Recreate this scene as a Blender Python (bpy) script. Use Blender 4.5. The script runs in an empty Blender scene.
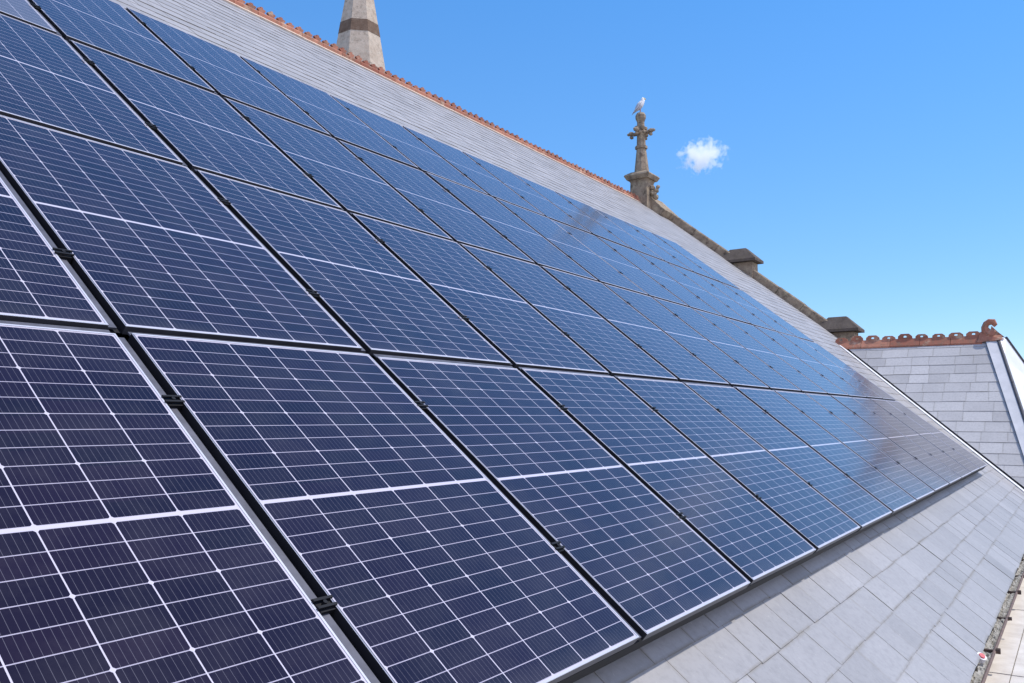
import bpy, bmesh, math, random
from mathutils import Vector, Matrix
random.seed(7)
S = bpy.context.scene
COL = S.collection
R = math.radians

# ------------------------------------------------------------------ camera
PITCH = R(39.1)                                   # pitch of the main roof
cs, sn = math.cos(PITCH), math.sin(PITCH)
cam_d = bpy.data.cameras.new('camera'); cam = bpy.data.objects.new('camera', cam_d); COL.objects.link(cam)
cam_d.sensor_width = 36; cam_d.lens = 30.185; cam_d.clip_start = .05; cam_d.clip_end = 20000
fw = Vector((0.83068976, 0.54905546, 0.09215545)).normalized()
rt = Vector((0.55185919, -0.83391533, -0.00605504)); rt = (rt - fw * rt.dot(fw)).normalized()
up = rt.cross(fw)
m = Matrix((rt, up, -fw)).transposed().to_4x4(); m.translation = Vector((-1.68924, -1.33915, 0.75947))
cam.matrix_world = m
S.camera = cam

# ------------------------------------------------------------------ sky, sun, exposure
SUN_EL, SUN_AZ = R(62), R(-48)                    # azimuth counted from +X (along the eaves) towards +Y
W_ = bpy.data.worlds.new('World'); S.world = W_; W_.use_nodes = True
nt = W_.node_tree; nt.nodes.clear()
sky = nt.nodes.new('ShaderNodeTexSky'); sky.sky_type = 'NISHITA'; sky.sun_disc = False
sky.sun_elevation = SUN_EL; sky.sun_rotation = R(90) - SUN_AZ
sky.air_density = .85; sky.dust_density = .1; sky.ozone_density = 1.9; sky.altitude = 60
hs = nt.nodes.new('ShaderNodeHueSaturation'); hs.inputs['Saturation'].default_value = 1.42; hs.inputs['Value'].default_value = .93
bg = nt.nodes.new('ShaderNodeBackground'); bg.inputs[1].default_value = .15
wo = nt.nodes.new('ShaderNodeOutputWorld')
nt.links.new(sky.outputs[0], hs.inputs['Color']); 
even = nt.nodes.new('ShaderNodeMix'); even.data_type = 'RGBA';  even.inputs[7].default_value = (.88, 1.38, 2.32, 1)
wtc = nt.nodes.new('ShaderNodeTexCoord'); wsp = nt.nodes.new('ShaderNodeSeparateXYZ'); nt.links.new(wtc.outputs['Generated'], wsp.inputs[0])
wmr = nt.nodes.new('ShaderNodeMapRange'); wmr.inputs[1].default_value = 0; wmr.inputs[2].default_value = .75; wmr.inputs[3].default_value = .66; wmr.inputs[4].default_value = .15
nt.links.new(wsp.outputs['Z'], wmr.inputs[0]); nt.links.new(wmr.outputs[0], even.inputs[0])
nt.links.new(hs.outputs[0], even.inputs[6]); 
# added glow low in the sky behind the camera, lifting the shadow fill
wdt = nt.nodes.new('ShaderNodeVectorMath'); wdt.operation = 'DOT_PRODUCT'; wdt.inputs[1].default_value = (-.42, -.907, 0)
whz = nt.nodes.new('ShaderNodeMapRange'); whz.interpolation_type = 'SMOOTHSTEP'; whz.inputs[1].default_value = .15; whz.inputs[2].default_value = .85; whz.inputs[4].default_value = 1
wad = nt.nodes.new('ShaderNodeMix'); wad.data_type = 'RGBA'; wad.inputs[7].default_value = (4.8, 5.1, 6.7, 1)
nt.links.new(wtc.outputs['Generated'], wdt.inputs[0]); nt.links.new(wdt.outputs['Value'], whz.inputs[0]); nt.links.new(whz.outputs[0], wad.inputs[0])
nt.links.new(even.outputs[2], wad.inputs[6]); nt.links.new(wad.outputs[2], bg.inputs[0]); nt.links.new(bg.outputs[0], wo.inputs[0])
sd = bpy.data.lights.new('sun', 'SUN'); sd.energy = 2.0; sd.angle = R(.53); sd.color = (1, .955, .88)
so = bpy.data.objects.new('sun', sd); COL.objects.link(so)
sdir = Vector((math.cos(SUN_EL) * math.cos(SUN_AZ), math.cos(SUN_EL) * math.sin(SUN_AZ), math.sin(SUN_EL)))
so.rotation_euler = sdir.to_track_quat('Z', 'Y').to_euler(); so.location = sdir * 60
S.view_settings.view_transform = 'Standard'; S.view_settings.look = 'None'
S.view_settings.exposure = .94; S.view_settings.gamma = 1; S.view_settings.use_curve_mapping = False
S.cycles.use_denoising = True
S.cycles.max_bounces = 24; S.cycles.volume_bounces = 24; S.cycles.diffuse_bounces = 4; S.cycles.glossy_bounces = 4
S.cycles.use_adaptive_sampling = False

# ------------------------------------------------------------------ helpers
def RP(u, v, n=0.0):
    """a point given along the eaves (u), up the slope (v) and off the glass plane (n)"""
    return Vector((u, v * cs - n * sn, v * sn + n * cs))

class MB:
    def __init__(s): s.v = []; s.f = []; s.mi = []; s.tone = []; s.uv = []
    def face(s, pts, mi=0, tone=.5, uv=None):
        b = len(s.v); s.v += [tuple(p) for p in pts]; s.f.append(tuple(range(b, b + len(pts))))
        s.mi.append(mi); s.tone.append(tone); s.uv.append(uv or [(0, 0)] * len(pts))
    def box(s, o, ax, ay, az, mi=0, tone=.5):
        o, ax, ay, az = map(Vector, (o, ax, ay, az))
        p = [o, o + ax, o + ax + ay, o + ay, o + az, o + ax + az, o + ax + ay + az, o + ay + az]
        for q in ((0, 3, 2, 1), (4, 5, 6, 7), (0, 1, 5, 4), (1, 2, 6, 5), (2, 3, 7, 6), (3, 0, 4, 7)):
            s.face([p[i] for i in q], mi, tone)
    def prism(s, poly, depth, mi=0, tone=.5, cap=True):
        d = Vector(depth); poly = [Vector(p) for p in poly]; k = len(poly)
        if cap: s.face(poly[::-1], mi, tone); s.face([p + d for p in poly], mi, tone)
        for i in range(k):
            a, b = poly[i], poly[(i + 1) % k]; s.face([a, b, b + d, a + d], mi, tone)
    def loft(s, rings, mi=0, tone=.5, caps=True):
        k = len(rings[0])
        for r0, r1 in zip(rings, rings[1:]):
            for i in range(k): s.face([r0[i], r0[(i + 1) % k], r1[(i + 1) % k], r1[i]], mi, tone)
        if caps: s.face(list(rings[0])[::-1], mi, tone); s.face(rings[-1], mi, tone)
    def tube(s, p0, p1, r0, r1=None, k=10, mi=0):
        p0, p1 = Vector(p0), Vector(p1); r1 = r0 if r1 is None else r1
        d = (p1 - p0).normalized(); a = d.orthogonal().normalized(); b = d.cross(a)
        ring = lambda c, r: [c + (a * math.cos(t) + b * math.sin(t)) * r for t in [2 * math.pi * i / k for i in range(k)]]
        s.loft([ring(p0, r0), ring(p1, r1)], mi)
    def build(s, name, mats, parent=None, merge=False, smooth=False, bevel=0, loc=None, recalc=True):
        me = bpy.data.meshes.new(name); me.from_pydata(s.v, [], s.f); me.update()
        for mt in (mats if isinstance(mats, (list, tuple)) else [mats]): me.materials.append(mt)
        me.polygons.foreach_set('material_index', s.mi)
        at = me.attributes.new('tone', 'FLOAT', 'FACE'); at.data.foreach_set('value', s.tone)
        uvl = me.uv_layers.new(name='UVMap'); fl = []
        for u in s.uv:
            for q in u: fl += [q[0], q[1]]
        uvl.data.foreach_set('uv', fl)
        if merge or recalc:
            bm = bmesh.new(); bm.from_mesh(me)
            if merge: bmesh.ops.remove_doubles(bm, verts=bm.verts, dist=1e-5)
            bmesh.ops.recalc_face_normals(bm, faces=bm.faces)
            bm.to_mesh(me); bm.free()
        if smooth: me.polygons.foreach_set('use_smooth', [True] * len(me.polygons))
        o = bpy.data.objects.new(name, me); COL.objects.link(o)
        if parent: o.parent = parent
        if loc is not None: o.location = loc
        if bevel:
            b = o.modifiers.new('bevel', 'BEVEL'); b.width = bevel; b.segments = 2; b.limit_method = 'ANGLE'; b.angle_limit = R(35)
        return o

def tag(o, label=None, cat=None, group=None, kind=None):
    if label: o['label'] = label
    if cat: o['category'] = cat
    if group: o['group'] = group
    if kind: o['kind'] = kind
    return o
def empty(name, loc=(0, 0, 0), rot=(0, 0, 0)):
    o = bpy.data.objects.new(name, None); COL.objects.link(o); o.location = loc; o.rotation_euler = rot
    o.empty_display_size = .2; return o

# ------------------------------------------------------------------ material helpers
class NT:
    def __init__(s, name):
        s.m = bpy.data.materials.new(name); s.m.use_nodes = True; s.t = s.m.node_tree
        s.b = s.t.nodes['Principled BSDF']; s.out = s.t.nodes['Material Output']
    def n(s, typ, **kw):
        x = s.t.nodes.new(typ)
        for k, v in kw.items(): setattr(x, k, v)
        return x
    def put(s, sock, val):
        if hasattr(val, 'is_output') or isinstance(val, bpy.types.NodeSocket): s.t.links.new(val, sock)
        else: sock.default_value = val
    def M(s, op, a, b=0.0, c=None, clamp=False):
        x = s.n('ShaderNodeMath', operation=op, use_clamp=clamp); s.put(x.inputs[0], a); s.put(x.inputs[1], b)
        if c is not None: s.put(x.inputs[2], c)
        return x.outputs[0]
    def mix(s, f, a, b):
        x = s.n('ShaderNodeMix', data_type='RGBA'); s.put(x.inputs[0], f)
        for i, v in ((6, a), (7, b)): s.put(x.inputs[i], (*v, 1) if isinstance(v, tuple) and len(v) == 3 else v)
        return x.outputs[2]
    def noise(s, scale, detail=4, rough=.55, vec=None, dim='3D'):
        x = s.n('ShaderNodeTexNoise', noise_dimensions=dim); x.inputs['Scale'].default_value = scale
        x.inputs['Detail'].default_value = detail; x.inputs['Roughness'].default_value = rough
        if vec is not None: s.put(x.inputs['Vector'], vec)
        return x.outputs['Fac']
    def ramp(s, f, *stops):
        x = s.n('ShaderNodeValToRGB'); s.put(x.inputs[0], f); e = x.color_ramp.elements
        while len(e) < len(stops): e.new(.5)
        for i, (p, c) in enumerate(stops): e[i].position = p; e[i].color = (*c, 1) if len(c) == 3 else c
        return x.outputs[0]
    def obj(s): return s.n('ShaderNodeTexCoord').outputs['Object']
    def attr(s, name): return s.n('ShaderNodeAttribute', attribute_name=name).outputs['Fac']
    def bump(s, h, strength=.3, dist=.01):
        x = s.n('ShaderNodeBump'); x.inputs['Strength'].default_value = strength; x.inputs['Distance'].default_value = dist
        s.put(x.inputs['Height'], h); s.put(s.b.inputs['Normal'], x.outputs[0])
    def set(s, col=None, rough=None, metal=None, spec=None):
        if col is not None: s.put(s.b.inputs['Base Color'], (*col, 1) if isinstance(col, tuple) and len(col) == 3 else col)
        if rough is not None: s.put(s.b.inputs['Roughness'], rough)
        if metal is not None: s.put(s.b.inputs['Metallic'], metal)
        if spec is not None: s.put(s.b.inputs['Specular IOR Level'], spec)
        return s.m

# ------------------------------------------------------------------ materials
PW, PH, GX = 1.146, 1.675, .0604
ROWV = [0, PH + .0494, 2 * PH + .097, 3 * PH + .1597]

def mat_panel(pale=0):
    t = NT('photovoltaic_glass'); tc = t.obj()
    sp = t.n('ShaderNodeSeparateXYZ'); t.put(sp.inputs[0], tc); x, y = sp.outputs[0], sp.outputs[1]
    mg = .0130; ml = .0105; px = (PW - mg - ml) / 6; mid = .0063; py = (PH / 2 - mid - mg) / 12
    cx = t.M('DIVIDE', t.M('SUBTRACT', x, ml), px)
    yy = t.M('ABSOLUTE', t.M('SUBTRACT', y, PH / 2)); cy = t.M('DIVIDE', t.M('SUBTRACT', yy, mid), py)
    ax = t.M('MULTIPLY', t.M('ABSOLUTE', t.M('SUBTRACT', t.M('FRACT', cx), .5)), px)
    ay = t.M('MULTIPLY', t.M('ABSOLUTE', t.M('SUBTRACT', t.M('FRACT', cy), .5)), py)
    colline = t.M('GREATER_THAN', ax, px / 2 - .0020)
    rowline = t.M('GREATER_THAN', ay, py / 2 - .0014)
    midl = t.M('LESS_THAN', yy, mid)
    mx = t.M('MAXIMUM', t.M('GREATER_THAN', x, PW - mg + .001), t.M('LESS_THAN', x, ml - .002))
    my = t.M('GREATER_THAN', t.M('ABSOLUTE', t.M('SUBTRACT', y, PH / 2)), PH / 2 - mg + .001)
    # chamfered wafer corners, every third row
    c3 = t.M('MULTIPLY', t.M('ABSOLUTE', t.M('SUBTRACT', t.M('FRACT', t.M('ADD', t.M('DIVIDE', cy, 3), .5)), .5)), py * 3)
    dx = t.M('SUBTRACT', px / 2, ax)
    dia = t.M('LESS_THAN', t.M('ADD', dx, c3), .0085)
    white = t.M('MAXIMUM', t.M('MAXIMUM', colline, midl), t.M('MAXIMUM', t.M('MAXIMUM', mx, my), dia))
    bus = t.M('GREATER_THAN', t.M('ABSOLUTE', t.M('SUBTRACT', t.M('FRACT', t.M('MULTIPLY', cx, 10)), .5)), .5 - .028)
    # each cell a slightly different blue
    cv = t.n('ShaderNodeCombineXYZ'); t.put(cv.inputs[0], t.M('FLOOR', cx)); t.put(cv.inputs[1], t.M('FLOOR', t.M('DIVIDE', t.M('SUBTRACT', y, mg), py)))
    t.put(cv.inputs[2], t.n('ShaderNodeObjectInfo').outputs['Random'])
    wn = t.n('ShaderNodeTexWhiteNoise', noise_dimensions='3D'); t.put(wn.inputs['Vector'], cv.outputs[0])
    cell = t.mix(wn.outputs['Value'], (.0098, .0044, .0076), (.0148, .0062, .0122))
    c = t.mix(t.M('MULTIPLY', bus, .27), cell, (.34, .32, .36))
    c = t.mix(t.M('MULTIPLY', rowline, .8), c, (.47, .43, .50))
    c = t.mix(white, c, (.52, .48, .53))
    # thin dust film
    rv = t.n('ShaderNodeVectorMath', operation='ADD'); t.put(rv.inputs[0], tc); t.put(rv.inputs[1], t.M('MULTIPLY', t.n('ShaderNodeObjectInfo').outputs['Random'], 40))
    dv = rv.outputs[0]
    dust = t.noise(4, 7, .7, dv)
    low = t.M('SUBTRACT', 1, t.M('MULTIPLY', y, 14), clamp=True)
    c = t.mix(t.M('MULTIPLY', t.M('ADD', t.M('SUBTRACT', dust, .42, clamp=True), t.M('MULTIPLY', low, .35)), .11), c, (.45, .42, .40))
    vo = t.n('ShaderNodeTexVoronoi'); vo.inputs['Scale'].default_value = 3.1; t.put(vo.inputs['Vector'], dv)
    spk = t.M('LESS_THAN', t.M('ADD', vo.outputs['Distance'], t.M('MULTIPLY', t.noise(90, 3, .6, dv), .03)), .036)
    c = t.mix(t.M('MULTIPLY', spk, .55), c, (.55, .53, .48))
    if pale: c = t.mix(pale, c, (.42, .40, .40))
    t.put(t.b.inputs['Base Color'], c)
    t.put(t.b.inputs['Roughness'], t.M('ADD', .045, t.M('MULTIPLY', t.noise(6, 5, .6, dv), .075)))
    t.b.inputs['IOR'].default_value = 1.50; t.b.inputs['Specular Tint'].default_value = (1, .83, .96, 1)
    t.b.inputs['Sheen Weight'].default_value = .38; t.b.inputs['Sheen Roughness'].default_value = .22; t.b.inputs['Sheen Tint'].default_value = (1, .96, .92, 1)
    t.bump(t.noise(520, 2, .5, tc), .08, .002)
    return t.m

def mat_simple(name, c0, c1, scale=6, rough=.6, metal=0, bump=0, bscale=None, spec=.5, detail=5):
    t = NT(name); tc = t.obj()
    f = t.noise(scale, detail, .6, tc)
    c = t.ramp(f, (.3, c0), (.7, c1))
    t.set(c, rough, metal, spec)
    if bump: t.bump(t.noise(bscale or scale * 4, 5, .6, tc), bump, .01)
    return t.m

def mat_slate(name, dark, light, lichen=.55, lcol=(.27, .235, .17)):
    t = NT(name); tc = t.obj()
    tone = t.attr('tone')
    base = t.mix(tone, dark, light)
    f = t.noise(1.3, 5, .65, tc)
    base = t.mix(t.M('MULTIPLY', t.M('SUBTRACT', f, .4, clamp=True), 1.1), base, tuple(q * 1.14 for q in light))
    st = t.noise(26, 6, .7, tc)
    base = t.mix(t.M('MULTIPLY', t.M('SUBTRACT', st, .45, clamp=True), 1.6), base, tuple(q * .72 for q in dark))
    # lichen and dirt creep in from the tails and sides of each slate
    uv = t.n('ShaderNodeUVMap').outputs[0]; sp = t.n('ShaderNodeSeparateXYZ'); t.put(sp.inputs[0], uv)
    ed = t.M('MAXIMUM', t.M('SUBTRACT', 1, t.M('MULTIPLY', sp.outputs[1], 15), clamp=True), t.M('MULTIPLY', t.M('SUBTRACT', sp.outputs[1], .93, clamp=True), 10, clamp=True))
    sd_ = t.M('SUBTRACT', 1, t.M('MULTIPLY', t.M('MINIMUM', sp.outputs[0], t.M('SUBTRACT', 1, sp.outputs[0])), 16), clamp=True)
    e2 = t.M('MAXIMUM', ed, t.M('MULTIPLY', sd_, .55))
    nz = t.noise(4.3, 8, .8, tc)
    lm = t.M('MULTIPLY', t.M('MULTIPLY', e2, t.M('MULTIPLY', t.M('SUBTRACT', nz, .40, clamp=True), 7, clamp=True)), lichen, clamp=True)
    base = t.mix(lm, base, lcol)
    sp2 = t.M('GREATER_THAN', t.noise(60, 2, .5, tc), .71)
    base = t.mix(t.M('MULTIPLY', sp2, .35), base, (.5, .48, .42))
    t.set(base, .52, 0, .45)
    t.bump(t.noise(45, 6, .7, tc), .25, .004)
    return t.m

def mat_stone(name, c0, c1, lich=(.36, .33, .22), dark=(.06, .055, .045), amt=.5):
    t = NT(name); tc = t.obj()
    c = t.ramp(t.noise(3.2, 8, .7, tc), (.28, c0), (.72, c1))
    c = t.mix(t.M('MULTIPLY', t.M('SUBTRACT', t.noise(7, 6, .7, tc), .5, clamp=True), 5 * amt, clamp=True), c, lich)
    c = t.mix(t.M('MULTIPLY', t.M('SUBTRACT', t.noise(5, 7, .75, tc), .52, clamp=True), 7 * amt, clamp=True), c, dark)
    t.set(c, .9, 0, .2); t.bump(t.noise(22, 8, .7, tc), .6, .03)
    return t.m

M_PANEL = mat_panel(); M_PALE = mat_panel(.22)
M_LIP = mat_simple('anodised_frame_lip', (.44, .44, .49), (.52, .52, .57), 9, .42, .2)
M_SIDE = mat_simple('shaded_frame_side', (.02, .02, .026), (.03, .03, .036), 9, .42, .4)  # near-black frame sides, the shade of the gaps put into the colour
M_FACE = mat_simple('grey_frame_face', (.05, .05, .06), (.085, .085, .10), 9, .4, .3)  # greyer frame copy, the shade of its eaves face put into the colour
M_RAIL = mat_simple('weathered_aluminium', (.045, .045, .06), (.10, .10, .125), 14, .55, .3)
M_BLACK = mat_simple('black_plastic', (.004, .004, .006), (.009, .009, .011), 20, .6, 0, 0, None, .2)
M_SLATE = mat_slate('main_roof_slate', (.25, .238, .232), (.34, .324, .318), 1.0, (.215, .19, .155))
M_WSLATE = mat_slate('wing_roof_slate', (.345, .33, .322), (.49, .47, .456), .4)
M_DECK = mat_simple('dark_roof_felt', (.05, .05, .052), (.08, .078, .075), 8, .9)
M_LEAD = mat_simple('lead_sheet', (.42, .42, .43), (.56, .55, .56), 3, .55, 0, .15, 6)
M_HIP = mat_simple('pale_lead_hip_end', (.68, .68, .69), (.80, .80, .80), 2.2, .5, 0, .2, 5)
M_TROUGH = mat_simple('hip_lead_and_valley_shade', (.04, .04, .05), (.07, .07, .08), 5, .7)  # dark hip lead, in the valley its colour stands for shadow
def mat_terracotta(name):
    t = NT(name); tc = t.obj(); tone = t.attr('tone')
    c = t.mix(tone, (.27, .095, .06), (.47, .21, .135))
    c = t.mix(t.M('MULTIPLY', t.M('SUBTRACT', t.noise(9, 6, .7, tc), .46, clamp=True), 4.0, clamp=True), c, (.20, .12, .08))
    c = t.mix(t.M('MULTIPLY', t.M('SUBTRACT', t.noise(5, 6, .7, tc), .56, clamp=True), 5, clamp=True), c, (.52, .42, .30))
    t.set(c, .85, 0, .25); t.bump(t.noise(30, 6, .7, tc), .4, .01); return t.m
M_TERRA = mat_terracotta('terracotta')
M_MORTAR = mat_simple('pale_pink_mortar', (.50, .36, .27), (.66, .54, .43), 9, .9, 0, .3, 30)
M_STONE = mat_stone('weathered_gable_stone', (.17, .125, .088), (.40, .315, .225), (.46, .39, .26), (.055, .042, .032), .75)
M_DSTONE = mat_stone('mossy_dark_stone', (.075, .058, .047), (.15, .122, .10), (.14, .115, .075), (.05, .042, .032), .5)
M_SPIRE = mat_stone('spire_stone', (.38, .30, .225), (.60, .50, .395), (.5, .47, .38), (.15, .12, .09), .55)
M_BAND = mat_stone('spire_band_stone', (.12, .075, .05), (.20, .135, .095), (.25, .2, .15), (.07, .045, .03), .4)
M_GUTTER = mat_simple('brown_cast_iron', (.10, .065, .05), (.19, .12, .09), 12, .7, .1, .3)
M_IRON = mat_simple('rusty_dark_iron', (.035, .025, .02), (.09, .05, .035), 30, .8)
M_MOSS = mat_simple('gutter_moss_and_grit', (.16, .145, .115), (.52, .49, .43), 22, .95, 0, 1, 40)
M_BOARD = mat_simple('cream_painted_board', (.50, .44, .37), (.68, .62, .54), 5.5, .75, 0, .15, 20, .5, 9)
M_WALL = mat_stone('church_wall_stone', (.22, .19, .15), (.36, .32, .26))
M_GROUND = mat_simple('gravel_yard', (.22, .20, .17), (.34, .31, .27), .6, .95)
M_RED = mat_simple('red_plastic', (.45, .03, .05), (.55, .06, .07), 40, .4)
M_WHITE = mat_simple('white_plastic', (.75, .7, .7), (.8, .78, .78), 40, .4)
M_FEATHER_W = mat_simple('white_feathers', (.72, .71, .69), (.82, .81, .79), 30, .8)
M_FEATHER_G = mat_simple('grey_feathers', (.40, .40, .43), (.52, .52, .55), 30, .8)
M_BEAK = mat_simple('yellow_beak', (.55, .38, .06), (.62, .44, .1), 30, .5)
M_BIRDLEG = mat_simple('pink_leg_skin', (.45, .28, .25), (.5, .33, .28), 30, .6)

# ------------------------------------------------------------------ ground and walkway (setting)
g = MB(); g.face([(-3000, -3000, -7), (3000, -3000, -7), (3000, 3000, -7), (-3000, 3000, -7)])
tag(g.build('ground', M_GROUND), kind='structure')

# ------------------------------------------------------------------ church
church = empty('church', (0, 0, -7))
tag(church, 'church with a large grey slate roof, terracotta ridge and hipped cross wing', 'church')
def cpart(mb, name, mats, parent=None, **kw):
    """world-space mesh as a part of the church (or a sub-part of one of its parts)"""
    o = mb.build(name, mats, parent or church, **kw)
    if parent is None: o.location = (0, 0, 7)
    return o

EAVE_V, RIDGE_V, VERGE_U, DEP = -1.04, 11.3, 21.25, .18
VAL = lambda v: 16.85 + .645 * v                    # the valley between the main roof and the wing

def clip(poly, f):
    out = []
    for i in range(len(poly)):
        a, b = poly[i], poly[(i + 1) % len(poly)]; fa, fb = f(a), f(b)
        if fa >= 0: out.append(a)
        if fa * fb < 0:
            k = fa / (fa - fb); out.append((a[0] + (b[0] - a[0]) * k, a[1] + (b[1] - a[1]) * k))
    return out

def slates(mb, P, tails, u0, u1, width, clips, thick, n_tail, n_head, skip=None, jit=.0025):
    """P(u, v, n) -> world.  Every slate is its own little tilted slab."""
    for k in range(len(tails) - 1):
        t0, t1 = tails[k], tails[k + 1]; L = t1 - t0
        u = u0 - random.random() * width
        while u < u1:
            w = width * random.uniform(.74, 1.26)
            vt = t0 + random.uniform(-jit, jit) * 2.2; vh = t1 + .06
            if skip and skip(u + w / 2, (t0 + t1) / 2): u += w; continue
            poly = [(u + .0018, vt), (u + w - .0018, vt), (u + w - .0018, vh), (u + .0018, vh)]
            for c in clips:
                poly = clip(poly, c)
                if len(poly) < 3: break
            if len(poly) >= 3:
                lift = random.uniform(-jit, jit) * .6; skew = random.uniform(-jit, jit) * .6
                nn = lambda q: n_tail + lift + skew * (q[0] - u) / w + (n_head - n_tail) * (q[1] - vt) / L
                tone = min(1, max(0, random.gauss(.5, .25)))
                top = [P(q[0], q[1], nn(q)) for q in poly]; bot = [P(q[0], q[1], nn(q) - thick) for q in poly]
                clean = k > 24 and random.random() < .6
                uv = [(.5, .5) if clean else ((q[0] - u) / w, (q[1] - vt) / L) for q in poly]
                mb.face(top, 0, tone, uv)
                for i in range(len(poly)):
                    j = (i + 1) % len(poly); mb.face([bot[i], bot[j], top[j], top[i]], 0, tone * .8, [(.5, 0)] * 4)
            u += w

tails = [EAVE_V, -.73, -.50, -.275]
while tails[-1] < RIDGE_V - .05: tails.append(tails[-1] + .228)
tails[-1] = RIDGE_V
mb = MB()
slates(mb, RP, tails, -5, VERGE_U, .37,
       [lambda q: VERGE_U - q[0], lambda q: RIDGE_V - .02 - q[1], lambda q: (VAL(q[1]) - .02 - q[0]) if q[1] < 4.2 else 1],
       .0032, -DEP, -DEP - .0050, skip=lambda u, v: .45 < v < 6.35 and u < 14.1)
main_roof = cpart(mb, 'main_roof', M_SLATE, recalc=False)
# boarding below the slates, back slope, gable
mb = MB()
mb.face([RP(-5, EAVE_V + .03, -.215), RP(VAL(EAVE_V), EAVE_V + .03, -.215), RP(VAL(4.2), 4.2, -.215), RP(VERGE_U, 4.2, -.215), RP(VERGE_U, RIDGE_V, -.215), RP(-5, RIDGE_V, -.215)])
rg = RP(0, RIDGE_V, -DEP); yr, zr = rg.y, rg.z
mb.face([(-5, yr, zr - .05), (VERGE_U, yr, zr - .05), (VERGE_U, yr + 9.3, zr - .05 - 9.3 * math.tan(PITCH)), (-5, yr + 9.3, zr - .05 - 9.3 * math.tan(PITCH))])
mb.build('roof_deck', M_DECK, main_roof)
mb = MB()
ev = RP(0, EAVE_V, -DEP - .05)
mb.box((-5, ev.y + .32, -7), (25.6, 0, 0), (0, .6, 0), (0, 0, ev.z + 7.2))
mb.prism([(VERGE_U + .02, ev.y + .4, -7), (VERGE_U + .02, 2 * yr - ev.y - .4, -7), (VERGE_U + .02, 2 * yr - ev.y - .4, ev.z + .3), (VERGE_U + .02, yr, zr - .1), (VERGE_U + .02, ev.y + .4, ev.z + .3)], (.5, 0, 0))
cpart(mb, 'wall', M_WALL)

# terracotta ridge: angle tiles with a row of small crest knobs
def cresting(mb, p0, p1, side, pitch_drop, tile, crest_step, crest_w, crest_h, fl, hole=False):
    p0, p1 = Vector(p0), Vector(p1); d = (p1 - p0); L = d.length; d.normalize(); s = Vector(side).normalized(); z = Vector((0, 0, 1))
    n = max(1, round(L / tile)); tl = L / n
    for i in range(n):
        a = p0 + d * (i * tl + .004); b = p0 + d * ((i + 1) * tl - .004); tone = random.random(); lift = random.uniform(0, .006)
        prof = lambda c: [c + s * fl - z * fl * pitch_drop + z * (.0 + lift), c + s * fl - z * (fl * pitch_drop - .035) + z * lift,
                          c + s * .04 + z * (.035 + lift), c + s * .028 + z * (.06 + lift), c - s * .028 + z * (.06 + lift), c - s * .04 + z * (.035 + lift),
                          c - s * fl - z * (fl * pitch_drop - .035) + z * lift, c - s * fl - z * fl * pitch_drop + z * lift]
        mb.loft([prof(a), prof(b)], 0, tone)
    k = max(1, int(L / crest_step)); st = L / k
    for i in range(k):
        c = p0 + d * ((i + .5) * st) + z * .052; w, h = crest_w / 2 * random.uniform(.88, 1.08), crest_h * random.uniform(.78, 1.12); tone = random.random() * .7
        if hole:       # an arched lug with an eyelet in it
            o_ = [(-w, 0), (-w * .95, h * .55), (-w * .55, h * .98), (w * .55, h * .98), (w * .95, h * .55), (w, 0)]
            i_ = [(-w * .20, h * .30), (-w * .24, h * .48), (-w * .14, h * .64), (w * .14, h * .64), (w * .24, h * .48), (w * .20, h * .30)]
            for sgn in (-1, 1):
                off = s * (.022 * sgn)
                for a in range(6):
                    b = (a + 1) % 6
                    mb.face([c + d * q[0] + z * q[1] + off for q in (o_[a], o_[b], i_[b], i_[a])], 0, tone)
            for a in range(6):
                b = (a + 1) % 6
                for lo in (o_, i_):
                    mb.face([c + d * lo[a][0] + z * lo[a][1] - s * .022, c + d * lo[b][0] + z * lo[b][1] - s * .022, c + d * lo[b][0] + z * lo[b][1] + s * .022, c + d * lo[a][0] + z * lo[a][1] + s * .022], 0, tone)
        else:          # a small trefoil knob
            pts = [(-w, 0), (-w * .55, h * .30), (-w * .95, h * .5), (-w * .75, h * .74), (-w * .35, h * .7), (-w * .28, h * .95), (0, h), (w * .28, h * .95), (w * .35, h * .7), (w * .75, h * .74), (w * .95, h * .5), (w * .55, h * .30), (w, 0)]
            mb.prism([c + d * q[0] + z * q[1] - s * .02 for q in pts], s * .04, 0, tone)
mb = MB()
cresting(mb, (-5, yr, zr + .0), (VERGE_U - .1, yr, zr + .0), (0, -1, 0), math.tan(PITCH), .45, .195, .18, .105, .040)
rc = cpart(mb, 'ridge_cresting', M_TERRA)
mb = MB()
for i in range(60):
    u0 = -5 + i * (VERGE_U + 4.8) / 60; w_ = (VERGE_U + 4.8) / 60
    mb.box(RP(u0, RIDGE_V - .125 + random.uniform(-.006, .006), -DEP - .002), RP(w_, 0, 0), RP(0, .085, 0), RP(0, 0, .016 + random.uniform(0, .004)), 0, random.random())
mb.build('ridge_mortar', M_MORTAR, rc)

# raised stone coping along the verge
mb = MB()
v = 3.9
while v < RIDGE_V - .05:
    l = random.uniform(.75, 1.15); l = min(l, RIDGE_V - v); n0 = .04 + random.uniform(-.012, .012); tone = random.random()
    prof = lambda vv: [RP(VERGE_U, vv, -.23), RP(VERGE_U, vv, n0 - .03), RP(VERGE_U + .03, vv, n0), RP(VERGE_U + .36, vv, n0 - .03), RP(VERGE_U + .42, vv, n0 - .10), RP(VERGE_U + .42, vv, -.40)]
    mb.loft([prof(v + .006), prof(v + l - .006)], 0, tone); v += l
cpart(mb, 'gable_coping', M_STONE, bevel=.012)

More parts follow.
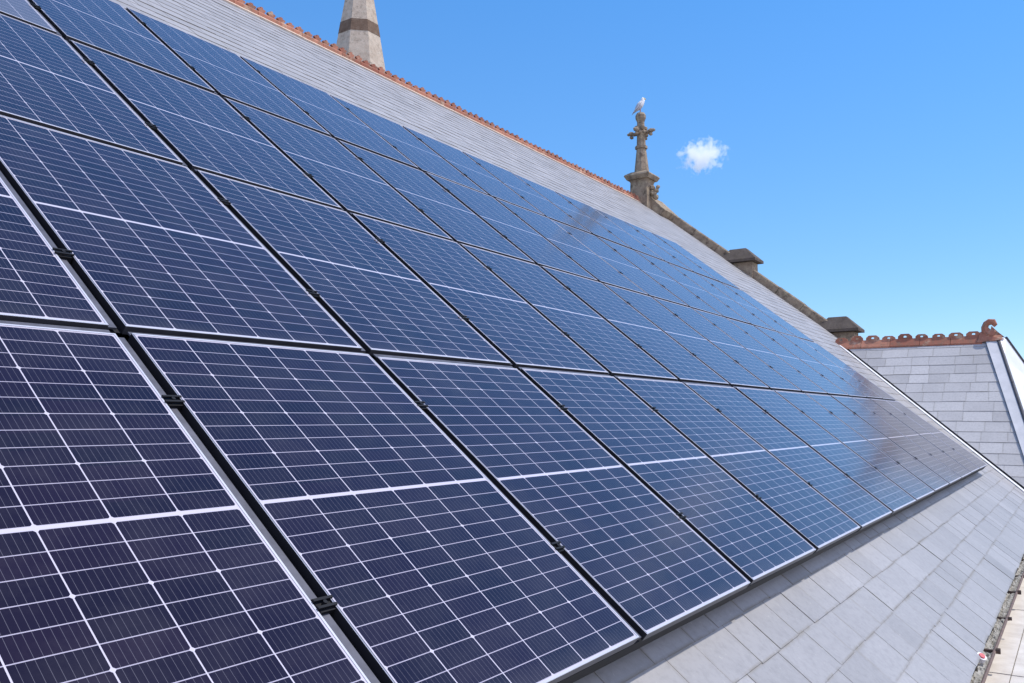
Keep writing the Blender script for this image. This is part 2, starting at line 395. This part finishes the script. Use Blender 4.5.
mb = MB()
for k in range(2):
    sgn_ = 1 if k == 0 else -1
    f_ = lambda v, n, u: Vector((u, yr - sgn_ * (yr - RP(0, v, n).y), RP(0, v, n).z))
    u0, u1 = VERGE_U - .62, VERGE_U + .40
    mb.prism([f_(10.62, -.22, u0), f_(10.62, .02, u0), f_(RIDGE_V, .10, u0), f_(RIDGE_V, -.3, u0)], (u1 - u0, 0, 0), 0, .4 + .2 * k)
cpart(mb, 'apex_saddle_stone', M_STONE, bevel=.015)

# two hipped cap stones standing on the verge
def cap_stone(v):
    b = RP(VERGE_U - .06, v, -DEP); lab = 'dark hipped cap stone standing on the verge'
    w, l, h = .50, .86, .46
    mb = MB(); mb.box((b.x, b.y, b.z - .6), (w, 0, 0), (0, l, 0), (0, 0, h + .6))
    body = cpart(mb, 'cap_stone', M_STONE, bevel=.015)
    mb = MB(); o = .13; z0 = b.z + h
    r0 = [Vector(q) for q in ((b.x - o, b.y - o, z0 + .012), (b.x + w + o, b.y - o, z0 + .012), (b.x + w + o, b.y + l + o, z0 + .012), (b.x - o, b.y + l + o, z0 + .012))]
    r1 = [q + Vector((0, 0, .07)) for q in r0]
    cx, cy = b.x + w / 2, b.y + l / 2
    r2 = [Vector((cx - .1, cy - .22, z0 + .42)), Vector((cx + .1, cy - .22, z0 + .42)), Vector((cx + .1, cy + .22, z0 + .42)), Vector((cx - .1, cy + .22, z0 + .42))]
    mb.loft([r0, r1, r2]); mb.build('weathered_cap', M_DSTONE, body, bevel=.02)
cap_stone(7.5); cap_stone(4.2)

# carved finial on the gable apex
FX, FY, FZ = VERGE_U - .62, yr, zr + .14
def ngon(cx, cy, z, r, k=8, ph=math.pi / 8, sq=None):
    return [Vector((cx + r * math.cos(ph + 2 * math.pi * i / k), cy + r * math.sin(ph + 2 * math.pi * i / k), z)) for i in range(k)]
def sq(z, hx, hy=None): hy = hy or hx; return [Vector((FX - hx, FY - hy, z)), Vector((FX + hx, FY - hy, z)), Vector((FX + hx, FY + hy, z)), Vector((FX - hx, FY + hy, z))]
mb = MB(); mb.loft([sq(FZ - .6, .28), sq(FZ + .42, .25), sq(FZ + .50, .28)])
fin = cpart(mb, 'gable_finial', M_STONE, bevel=.02)
mb = MB(); mb.loft([sq(FZ + .502, .33), sq(FZ + .61, .39), sq(FZ + .65, .37), sq(FZ + .74, .23)]); mb.build('moulded_slab', M_STONE, fin, bevel=.015)
mb = MB(); mb.loft([ngon(FX, FY, FZ + .742, .215), ngon(FX, FY, FZ + 1.45, .135), ngon(FX, FY, FZ + 1.452, .18), ngon(FX, FY, FZ + 1.53, .18), ngon(FX, FY, FZ + 1.532, .13), ngon(FX, FY, FZ + 2.25, .105), ngon(FX, FY, FZ + 2.36, .15), ngon(FX, FY, FZ + 2.45, .15), ngon(FX, FY, FZ + 2.52, .11)])
mb.build('shaft', M_STONE, fin, bevel=.008)
def blob(mb, c, r, sx=1, sy=1, sz=1, seed=0):
    c = Vector(c); rr = random.Random(seed); k = 8; rings = []
    for i in range(1, 6):
        th = math.pi * i / 6
        rings.append([c + Vector((sx * r * math.sin(th) * math.cos(a), sy * r * math.sin(th) * math.sin(a), sz * r * math.cos(th))) * rr.uniform(.86, 1.12) if False else
                      c + Vector((sx * math.sin(th) * math.cos(a), sy * math.sin(th) * math.sin(a), sz * math.cos(th))) * r * rr.uniform(.86, 1.14) for a in [2 * math.pi * j / k for j in range(k)]])
    mb.loft(rings)
mb = MB(); zc = FZ + 1.90
for dx, dy in ((0, 1), (0, -1), (1, 0), (-1, 0)):
    for t, r_ in ((.13, .085), (.22, .07), (.31, .088), (.39, .055)): blob(mb, (FX + dx * t, FY + dy * t, zc + (.02 if t < .3 else .05)), r_, 1, 1, .72, int(t * 100 + dx * 7 + dy * 3))
    blob(mb, (FX + dx * .3, FY + dy * .3, zc - .055), .06, 1, 1, .7, 5)
for a in range(4):
    blob(mb, (FX + .13 * math.cos(a * 1.57 + .78), FY + .13 * math.sin(a * 1.57 + .78), zc + .17), .07, 1, 1, 1, a)
mb.build('leafy_cross_arms', M_STONE, fin)
mb = MB()
for i, (dx, dy, dz, r_) in enumerate(((.02, -.34, .08, .10), (.05, -.41, .17, .085), (0, -.32, .26, .08), (.05, -.47, .27, .065), (.02, -.40, -.02, .09), (.0, .33, .08, .09), (0, .36, .2, .07))):
    blob(mb, (FX + dx, FY + dy, FZ + dz), r_, 1, 1, .85, 20 + i)
mb.build('crocket_leaves', M_STONE, fin)

# hipped cross wing
B0 = RP(19.56, 4.2, -DEP); E0 = Vector((19.56, .279, 2.474)); V0 = RP(VAL(EAVE_V), EAVE_V, -DEP)
al = (E0 - B0).normalized(); wn = (E0 - B0).cross(V0 - B0).normalized()
if wn.z < 0: wn = -wn
us = wn.cross(al).normalized()
if us.z < 0: us = -us
WP = lambda a, b, n=0: B0 + al * a + us * b + wn * n
toW = lambda p: ((Vector(p) - B0).dot(al), (Vector(p) - B0).dot(us))
vb = toW(V0); hip0 = toW((19.6, .109, 2.511)); hip1 = toW((17.786, -.392, .757)); le0 = toW((19.538, .336, 2.454)); le1 = toW((17.016, -.39, .015))
sgn = lambda p, q: (lambda w: (q[0] - p[0]) * (w[1] - p[1]) - (q[1] - p[1]) * (w[0] - p[0]))
fv = sgn((0, 0), vb); fl_ = sgn(le0, le1)
inside = toW((18.3, 1.0, 1.2))
s1 = 1 if fv(inside) > 0 else -1; s2 = 1 if fl_(inside) > 0 else -1
LV = math.hypot(*vb); LL = math.hypot(le1[0] - le0[0], le1[1] - le0[1])
mb = MB(); bt = [-4.9 + .29 * i for i in range(18)]
slates(mb, WP, [b for b in bt if b < .06], -1, 7, .44, [lambda q: s1 * fv(q) / LV - .05, lambda q: s2 * fl_(q) / LL + .01, lambda q: -.03 - q[1]], .006, .0215, .0145)
wing = cpart(mb, 'cross_wing_roof', M_WSLATE, recalc=False)
mb = MB()
ext = lambda p, q, k: (p[0] + (q[0] - p[0]) * k, p[1] + (q[1] - p[1]) * k)
h2 = ext(hip0, hip1, 1.85); v2 = ext((0, 0), vb, 1.0)
mb.face([WP(0, 0, -.02), WP(*hip0, -.02), WP(*h2, -.02), WP(*v2, -.02)])
# far slope, mirrored about the ridge
mir = lambda p: Vector((2 * 19.56 - p.x, p.y, p.z))
mb.face([mir(WP(0, 0, -.02)), mir(WP(*hip0, -.02)), Vector((19.56 + 1.02 * 3.2, -.09 - .534 * 3.2, 2.45 - 3.2)), mir(WP(*v2, -.02))])
mb.build('wing_deck', M_DECK, wing)
mb = MB(); Hn0 = WP(*hip0, .02); Hn1 = WP(*h2, .02); Hf0 = Vector((19.60, -.06, 2.47)); Hf1 = Vector((19.56 + 1.02 * 3.2, -.09 - .534 * 3.2, 2.45 - 3.2))
N = 6; tri = []
for i in range(N): 
    a0, a1 = Hn0.lerp(Hn1, i / N), Hn0.lerp(Hn1, (i + 1) / N); b0, b1 = Hf0.lerp(Hf1, i / N), Hf0.lerp(Hf1, (i + 1) / N)
    mb.face([a0, a1, b1, b0])
mb.build('hip_end', M_HIP, wing)
mb = MB()
l2 = ext(le0, le1, 1.3); lt = ext(le0, le1, -.02)
mb.prism([WP(*lt, .046), WP(*l2, .046), WP(*h2, .030), WP(*hip0, .030)], wn * .012)
mb.build('hip_flashing', M_LEAD, wing)
mb = MB()
for t0 in range(3):
    a, b = Hn0.lerp(Hn1, t0 / 3), Hn0.lerp(Hn1, (t0 + 1) / 3 - .003); mb.tube(a + wn * .02, b + wn * .02, .034, k=10)
mb.build('hip_roll', M_TROUGH, wing, smooth=False)
mb = MB()
a, b = Hf0 + Vector((0, 0, .02)), Hf1 + Vector((0, 0, .02)); mb.tube(a, b, .03, k=8); mb.build('far_hip_roll', M_TROUGH, wing)
mb = MB()
p = [(VAL(vv) - .25, vv) for vv in (EAVE_V, 1.4, 4.15)]; q_ = [(VAL(vv) - .02, vv) for vv in (EAVE_V, 1.4, 4.15)]
for i in range(2): mb.prism([RP(*p[i], -DEP + .004), RP(*q_[i], -DEP + .008), RP(*q_[i + 1], -DEP + .008), RP(*p[i + 1], -DEP + .004)], RP(0, 0, .010))
mb.build('valley_flashing', M_HIP, wing)
mb = MB()
mb.prism([RP(VAL(EAVE_V) - .03, EAVE_V, -DEP - .02), RP(VAL(EAVE_V) + .10, EAVE_V, -DEP - .02), RP(VAL(4.1) + .10, 4.1, -DEP - .02), RP(VAL(4.1) - .03, 4.1, -DEP - .02)], RP(0, 0, .012))  # dark strip, colour stands in for the shadow under the wing slates
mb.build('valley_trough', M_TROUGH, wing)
mb = MB()
cresting(mb, B0 + Vector((-.02, .12, .02)), E0 + Vector((0, .10, .02)), (-1, 0, 0), math.tan(R(43)), .62, .315, .285, .115, .150, True)
mb.build('wing_ridge_cresting', M_TERRA, wing)
# curled terracotta finial closing the wing ridge
mb = MB(); c0 = E0 + Vector((0, .02, .06))
path = [(.10, .00, .13), (-.02, .06, .12), (-.08, .16, .085), (-.10, .27, .065), (-.06, .37, .06), (.02, .42, .065), (.10, .41, .07), (.13, .34, .06), (.09, .30, .045)]
rings = []
for i, (py_, pz_, r_) in enumerate(path):
    a = path[max(0, i - 1)]; b = path[min(len(path) - 1, i + 1)]
    d = Vector((0, -(b[0] - a[0]), b[1] - a[1])).normalized(); e = Vector((1, 0, 0)); f = d.cross(e); r_ *= 1.08
    c = c0 + Vector((0, -py_ * .8 - .05, pz_ * .74)); rings.append([c + (e * math.cos(t) * .8 + f * math.sin(t)) * r_ for t in [2 * math.pi * j / 8 for j in range(8)]])
mb.loft(rings)
mb.prism([c0 + Vector((-.16, .18, -.14)), c0 + Vector((-.16, -.30, -.10)), c0 + Vector((-.02, -.28, .02)), c0 + Vector((-.02, .12, .10))], (.04, 0, 0))
mb.prism([c0 + Vector((.12, .18, -.14)), c0 + Vector((.12, -.30, -.10)), c0 + Vector((-.02, -.28, .025)), c0 + Vector((-.02, .12, .105))], (.04, 0, 0))
mb.prism([c0 + Vector((-.03, -.05, .0)), c0 + Vector((-.03, -.34, -.04)), c0 + Vector((-.03, -.20, .10)), c0 + Vector((-.03, -.10, .22))], (.06, 0, 0))
mb.build('curled_ridge_finial', M_TERRA, wing, merge=True)
mb = MB(); mb.box((16.8, -.45, -7), (5.4, 0, 0), (0, 2, 0), (0, 0, 6.2)); mb.build('wing_wall', M_WALL, wing)

# gutter with its grit, brackets
gy, gz = -.690, -.848
mb = MB(); rings = []
for u in (-5, 15.4):
    o_ = [Vector((u, gy + .052 * math.cos(t), gz - .058 * math.sin(t))) for t in [math.pi * i / 8 for i in range(9)]]
    i_ = [Vector((u, gy + .045 * math.cos(t), gz - .051 * math.sin(t))) for t in [math.pi * i / 8 for i in range(8, -1, -1)]]
    rings.append(o_ + i_)
mb.loft(rings)
mb.tube((-5, gy - .052, gz), (15.4, gy - .052, gz), .011, k=8)
gut = cpart(mb, 'gutter', M_GUTTER, smooth=False)
mb = MB(); nu, nw = 420, 7; pts = []
for i in range(nu + 1):
    u = 2.5 + 9.5 * i / nu
    pts.append([Vector((u, gy - .046 + .096 * j / nw, gz - .012 + random.uniform(-.012, .016) + .02 * math.sin(u * 5.1 + j) * (.3 + .2 * math.sin(u * 1.7)))) for j in range(nw + 1)])
for i in range(nu):
    for j in range(nw): mb.face([pts[i][j], pts[i + 1][j], pts[i + 1][j + 1], pts[i][j + 1]], 0, random.random())
mb.build('gutter_grit', M_MOSS, gut, merge=True)
for k, u in enumerate((4.1, 5.25, 6.4, 7.65, 8.6, 9.8)):
    big = k % 2 == 1; mb = MB(); s_ = .85 if big else .6
    mb.box((u - .014 * s_, gy - .07, gz - .012), (.028 * s_, 0, 0), (0, .125, 0), (0, 0, .020))
    mb.tube((u, gy - .06, gz + .004), (u, gy - .088, gz + .004), .024 * s_, k=8)
    mb.build('bracket', M_IRON, gut)

# ------------------------------------------------------------------ spire beyond the ridge
SX, SY = 23.3, 22.63
mb = MB(); T = 7.6                       # apex height above the band
zb = 16.72; slope = .172
rad = lambda z: max(.02, .86 - slope * (z - zb)) * 1.0
ph = R(21.3)
mb.loft([ngon(SX, SY, -7, rad(13.5) + .3, 8, ph), ngon(SX, SY, 13.5, rad(13.5) + .3, 8, ph), ngon(SX, SY, 13.51, rad(13.5), 8, ph), ngon(SX, SY, 21.0, rad(21.0), 8, ph)])
spire = mb.build('spire', M_SPIRE, bevel=.03)
tag(spire, 'pale octagonal stone spire with a dark band rising behind the ridge', 'spire')
mb = MB(); mb.loft([ngon(SX, SY, zb - .26, rad(zb - .26) + .012, 8, ph), ngon(SX, SY, zb + .26, rad(zb + .26) + .012, 8, ph)], caps=False)
mb.build('dark_band', M_BAND, spire)

# ------------------------------------------------------------------ cream boards of the walkway beside the gutter
bz = -1.0; us_ = [-4.2, -1.9, .5, 2.9, 5.27, 7.63, 8.9, 11.2, 13.5]
ORD = ['first', 'second', 'third', 'fourth', 'fifth', 'sixth', 'seventh', 'eighth', 'ninth', 'tenth', 'eleventh', 'twelfth', 'thirteenth']
vis = {(3, 0): 'cream walkway board along the gutter, nearest one in the bottom right corner', (4, 0): 'long cream walkway board beside the gutter, next to the red cap',
       (5, 0): 'short cream walkway board beside the gutter at the right edge', (6, 0): 'far cream walkway board along the gutter at the right edge',
       (3, 1): 'cream walkway board in the outer row, bottom right corner', (4, 1): 'long cream walkway board in the outer row, right edge'}
for i in range(len(us_) - 1):
    for j, (y0, y1) in enumerate(((-.52, -.830), (-.836, -1.9))):
        if (i, j) not in vis: continue
        mb = MB(); mb.box((us_[i] + .012, y1, bz - .025), (us_[i + 1] - us_[i] - .024, 0, 0), (0, y0 - y1, 0), (0, 0, .025))
        o = mb.build('walkway_board', M_BOARD, bevel=.003, loc=(0, 0, random.uniform(-.003, .003)))
        tag(o, vis[(i, j)], 'board', 'cream boards of the walkway')
mb = MB(); mb.box((-6, -1.95, bz - .3), (22, 0, 0), (0, 1.4, 0), (0, 0, .26)); 
tag(mb.build('walkway_base', M_IRON), kind='structure')
# small red and white cap in the gutter
cap = empty('bottle_cap', (4.86, gy - .002, gz + .036), (R(28), R(-25), 0)); tag(cap, 'small red and white plastic cap lying on the gutter edge', 'cap')
mb = MB(); mb.tube((0, 0, -.018), (0, 0, .018), .031, .031, 14); mb.build('rim', M_WHITE, cap, bevel=.004)
mb = MB(); mb.tube((0, 0, .0182), (0, 0, .026), .021, .019, 14); mb.build('red_top', M_RED, cap)

# ------------------------------------------------------------------ solar panels
def ring_mesh():
    mb = MB(); w = .0080; wl = .005; wb = .0070; z = 0; d = .035; g_ = -.002
    o = [(0, 0), (PW, 0), (PW, PH), (0, PH)]; i = [(wl, wb), (PW - w, wb), (PW - w, PH - w), (wl, PH - w)]
    c = .0015; oc = [(c, c), (PW - c, c), (PW - c, PH - c), (c, PH - c)]
    for k in range(4):
        j = (k + 1) % 4
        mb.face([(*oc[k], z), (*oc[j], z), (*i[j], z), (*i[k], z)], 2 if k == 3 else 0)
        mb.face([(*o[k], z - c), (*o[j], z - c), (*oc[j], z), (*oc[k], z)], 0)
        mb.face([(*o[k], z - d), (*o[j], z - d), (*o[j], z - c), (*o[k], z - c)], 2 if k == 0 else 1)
        mb.face([(*i[k], z), (*i[j], z), (*i[j], g_ - .001), (*i[k], g_ - .001)], 0)
    return mb
proto = empty('solar_panel', RP(0, 0, 0), (PITCH, 0, 0))
fr = ring_mesh().build('frame', [M_LIP, M_SIDE, M_FACE], proto, recalc=True)
mb = MB(); w = .0077; wl = .0048; wb = .0067
mb.face([(wl, wb, -.002), (PW - w, wb, -.002), (PW - w, PH - w, -.002), (wl, PH - w, -.002)])
gl = mb.build('glass_sheet', M_PANEL, proto, recalc=False)
mb = MB(); mb.box((.004, .004, -.034), (PW - .008, 0, 0), (0, PH - .008, 0), (0, 0, .028)); bk = mb.build('back_sheet', M_BLACK, proto)
PX = PW + GX
rown = ['bottom row by the eaves', 'second row from the bottom', 'third row from the bottom', 'top row below bare slates']
first = True; NC = 12
for r in range(4):
    for c in range(0 if r < 2 else 1, NC + 1):
        if first: o = proto; first = False
        else:
            o = proto.copy(); COL.objects.link(o)
            for ch in (fr, gl, bk):
                q = ch.copy(); COL.objects.link(q); q.parent = o
        if (c, r) == (1, 3): [q for q in o.children if q.name.startswith('glass')][0].material_slots[0].link = 'OBJECT'; [q for q in o.children if q.name.startswith('glass')][0].material_slots[0].material = M_PALE
        jx = random.uniform(-.003, .003); jy = random.uniform(-.003, .003)
        o.location = RP((c - 1) * PX - .006 + jx, ROWV[r] + jy, random.uniform(-.0015, .0015))
        o.rotation_euler = (PITCH + R(random.uniform(-.12, .12)), R(random.uniform(-.12, .12)), R(random.uniform(-.05, .05)))
        k = NC - c
        pos = 'farthest' if k == 0 else ORD[k] + ' from the far end'
        look = 'near dark' if (r < 2 and c < 3) else ('blue' if k > 4 else 'grey' if r < 2 else 'blue')
        if (c, r) == (1, 3): look = 'paler grey'  # glass colour of this one mixed towards pale grey
        tag(o, f'{look} solar panel, {pos} in {rown[r]}', 'solar panel', 'solar panels on the church roof')

# clamps on the panel edges
def clamp_mesh():
    mb = MB(); g2 = GX / 2
    mb.box((-g2 - .005, -.017, .0012), (GX + .008, 0, 0), (0, .008, 0), (0, 0, .006))
    mb.box((-g2 - .003, .008, .0012), (GX + .008, 0, 0), (0, .008, 0), (0, 0, .006))
    mb.box((-g2 + .004, -.024, -.034), (GX - .008, 0, 0), (0, .048, 0), (0, 0, .031))
    mb.tube((0, 0, -.004), (0, 0, .008), .007, k=6)
    return mb
c0 = None
for r in range(4):
    for c in range(0 if r < 2 else 1, NC):
        for k, vv in enumerate((.452, 1.318)):
            if r < 1 and c < 0: continue
            if c0 is None:
                c0 = clamp_mesh().build('panel_clamp', M_BLACK, bevel=.002); o = c0
            else: o = c0.copy(); COL.objects.link(o)
            o.location = RP((c - 1) * PX - .006 + PW + GX / 2, ROWV[r] + vv, 0); o.rotation_euler = (PITCH, 0, R(random.uniform(-3, 3)))
            a = NC - c
            nm = ('two farthest panels' if a == 1 else f'{ORD[a - 1]} and {ORD[a]} panels from far end')
            tag(o, f"{'lower' if k == 0 else 'upper'} black clamp between {nm}, {['bottom', 'second', 'third', 'top'][r]} row", 'clamp', 'black clamps between the solar panels')
# added black strip standing in for the deep shade under the bottom edge
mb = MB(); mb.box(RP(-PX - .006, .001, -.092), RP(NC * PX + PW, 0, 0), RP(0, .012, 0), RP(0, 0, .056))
tag(mb.build('shade_strip', M_BLACK), 'black strip standing in for the shade below the bottom edge of the lowest panels', 'shade strip')
# rails across the roof and light strips in the gaps
for r in range(4):
    for k, vv in enumerate((.452, 1.318)):
        mb = MB(); u0 = -1.25 if r < 2 else -.1; v0 = ROWV[r] + vv
        mb.box(RP(u0, v0 - .02, -.078), RP(14.44 - u0, 0, 0), RP(0, .04, 0), RP(0, 0, .041))
        tag(mb.build('mounting_rail', M_RAIL), f"{'lower' if k == 0 else 'upper'} horizontal mounting rail under the {rown[r]} of panels", 'rail', 'rails under the solar panels')
for c in range(0, NC):
    uc = (c - 1) * PX - .006 + PW + GX / 2; top = ROWV[3] + PH if c >= 1 else ROWV[1] + PH
    mb = MB()
    for r in range(4 if c >= 1 else 2):
        mb.box(RP(uc - GX / 2 + .002, ROWV[r] + .004, -.022), RP(.036, 0, 0), RP(0, PH - .008, 0), RP(0, 0, .008))
        mb.box(RP(uc - GX / 2 + .001, ROWV[r] - .001, -.0335), RP(GX - .002, 0, 0), RP(0, PH + .001, 0), RP(0, 0, .004), 1)  # black underlay added to block sunlight falling through the gap
    a = NC - c
    tag(mb.build('gap_strip', [M_RAIL, M_BLACK]), ('grey metal strip in the gap between the two farthest panel columns' if a == 1 else f'grey metal strip in the gap between the {ORD[a - 1]} and {ORD[a]} panel columns from far end')[:120], 'metal strip', 'metal strips between the panel columns')

for r in range(3):
    mb = MB()
    for c in range(0 if r < 1 else 1, NC + 1):
        mb.box(RP((c - 1) * PX - .002, ROWV[r] + PH + .002, -.016), RP(PW - .008, 0, 0), RP(0, .027, 0), RP(0, 0, .006))
    tag(mb.build('gap_strip', M_RAIL), f"grey metal strip in the gap between the {['bottom and second', 'second and third', 'third and top'][r]} panel rows", 'metal strip', 'metal strips between the panel rows')

# ------------------------------------------------------------------ gull on the finial
gull = empty('gull', (FX, FY, FZ + 2.52), (0, 0, R(0))); tag(gull, 'white and grey gull standing on top of the stone finial', 'gull')
mb = MB(); P3 = [(-.19, -.02, .012), (-.15, .04, .035), (-.085, .12, .078), (-.02, .20, .095), (.035, .27, .085), (.065, .33, .062), (.075, .375, .062), (.09, .405, .052), (.125, .40, .020), (.165, .385, .008)]
rings = []
side = Vector((.55, -.83, 0))                       # the bird faces across the gable
for i, (a, z_, r_) in enumerate(P3):
    p_, q = P3[max(0, i - 1)], P3[min(len(P3) - 1, i + 1)]
    d = (side * (q[0] - p_[0]) + Vector((0, 0, q[1] - p_[1]))).normalized(); e = Vector((.83, .55, 0)); f = d.cross(e)
    c = side * a + Vector((0, 0, z_ + .03)); rings.append([c + (e * math.cos(t) + f * math.sin(t)) * r_ for t in [2 * math.pi * j / 10 for j in range(10)]])
for i in range(len(rings) - 1):
    for j in range(10):
        mi = 2 if i >= 7 else (1 if i < 3 and True else 0)
        mb.face([rings[i][j], rings[i][(j + 1) % 10], rings[i + 1][(j + 1) % 10], rings[i + 1][j]], mi)
mb.face(rings[0][::-1], 1); mb.face(rings[-1], 2)
for s_ in (-1, 1):
    e = Vector((.83, .55, 0)); mb.tube(side * .0 + e * .035 * s_ + Vector((0, 0, .0)), side * -.01 + e * .04 * s_ + Vector((0, 0, .17)), .008, .014, 6, 3)
mb.build('body', [M_FEATHER_W, M_FEATHER_G, M_BEAK, M_BIRDLEG], gull, merge=True, smooth=True)
for s_ in (-1, 1):
    e = Vector((.83, .55, 0)) * s_; mb = MB(); wr = []
    for a, z_, h in ((.02, .27, .02), (-.03, .22, .06), (-.10, .13, .06), (-.17, .04, .03), (-.25, -.07, .006)):
        c = side * a + Vector((0, 0, z_ + .03)) + e * (.088 if a > -.15 else .05 if a > -.3 else .02)
        wr.append([c + Vector((0, 0, h)), c + e * .012, c - Vector((0, 0, h)), c - e * .01])
    mb.loft(wr); mb.build('wing', M_FEATHER_G, gull, merge=True, smooth=True)

# ------------------------------------------------------------------ clouds
def cloud(name, c, size, puffs, dens, label=None):
    t = bpy.data.materials.new(name + '_vapour'); t.use_nodes = True; tr = t.node_tree; tr.nodes.clear()
    out = tr.nodes.new('ShaderNodeOutputMaterial'); pv = tr.nodes.new('ShaderNodeVolumePrincipled')
    pv.inputs['Color'].default_value = (.999, .999, 1, 1); pv.inputs['Anisotropy'].default_value = .45
    tc = tr.nodes.new('ShaderNodeTexCoord'); nz = tr.nodes.new('ShaderNodeTexNoise'); nz.inputs['Scale'].default_value = 4.2 / size; nz.inputs['Detail'].default_value = 3.5; nz.inputs['Roughness'].default_value = .52
    ln = tr.nodes.new('ShaderNodeVectorMath'); ln.operation = 'LENGTH'
    tr.links.new(tc.outputs['Object'], nz.inputs['Vector']); 
    sc = tr.nodes.new('ShaderNodeVectorMath'); sc.operation = 'MULTIPLY'; sc.inputs[1].default_value = (1 / size, 1 / size, 1.35 / size)
    tr.links.new(tc.outputs['Object'], sc.inputs[0]); tr.links.new(sc.outputs[0], ln.inputs[0])
    def mth(op, a, b, cl=False):
        x = tr.nodes.new('ShaderNodeMath'); x.operation = op; x.use_clamp = cl
        for i, v_ in ((0, a), (1, b)):
            if isinstance(v_, (int, float)): x.inputs[i].default_value = v_
            else: tr.links.new(v_, x.inputs[i])
        return x.outputs[0]
    d = mth('SUBTRACT', mth('ADD', mth('MULTIPLY', nz.outputs['Fac'], 1.9), -.42), ln.outputs['Value'], False)
    d = mth('MULTIPLY', mth('MULTIPLY', d, 3.5, True), dens)
    tr.links.new(d, pv.inputs['Density']); tr.links.new(pv.outputs[0], out.inputs['Volume'])
    bm = bmesh.new(); bmesh.ops.create_icosphere(bm, subdivisions=3, radius=size * 1.15)
    for vv in bm.verts: vv.co.z *= .8
    me = bpy.data.meshes.new(name); bm.to_mesh(me); bm.free(); me.materials.append(t)
    o = bpy.data.objects.new(name, me); COL.objects.link(o); o.location = c
    tag(o, label, 'cloud', kind='stuff'); return o
cloud('cloud', Vector((-1.7, -1.3, .76)) + Vector((.895097, .336702, .29229)) * 1800, 68, 5, .075, 'small white puffy cloud in the blue sky right of the finial')

cloud('cloud', Vector((-1.7, -1.3, .76)) + Vector((math.cos(R(22.5)) * math.cos(R(-1.4)), math.cos(R(22.5)) * math.sin(R(-1.4)), math.sin(R(22.5)))) * 1600, 85, 5, .09, 'unseen cloud added beyond the right edge for pale glare in the lower panels')  # out of view, added for the glare it mirrors into the panels
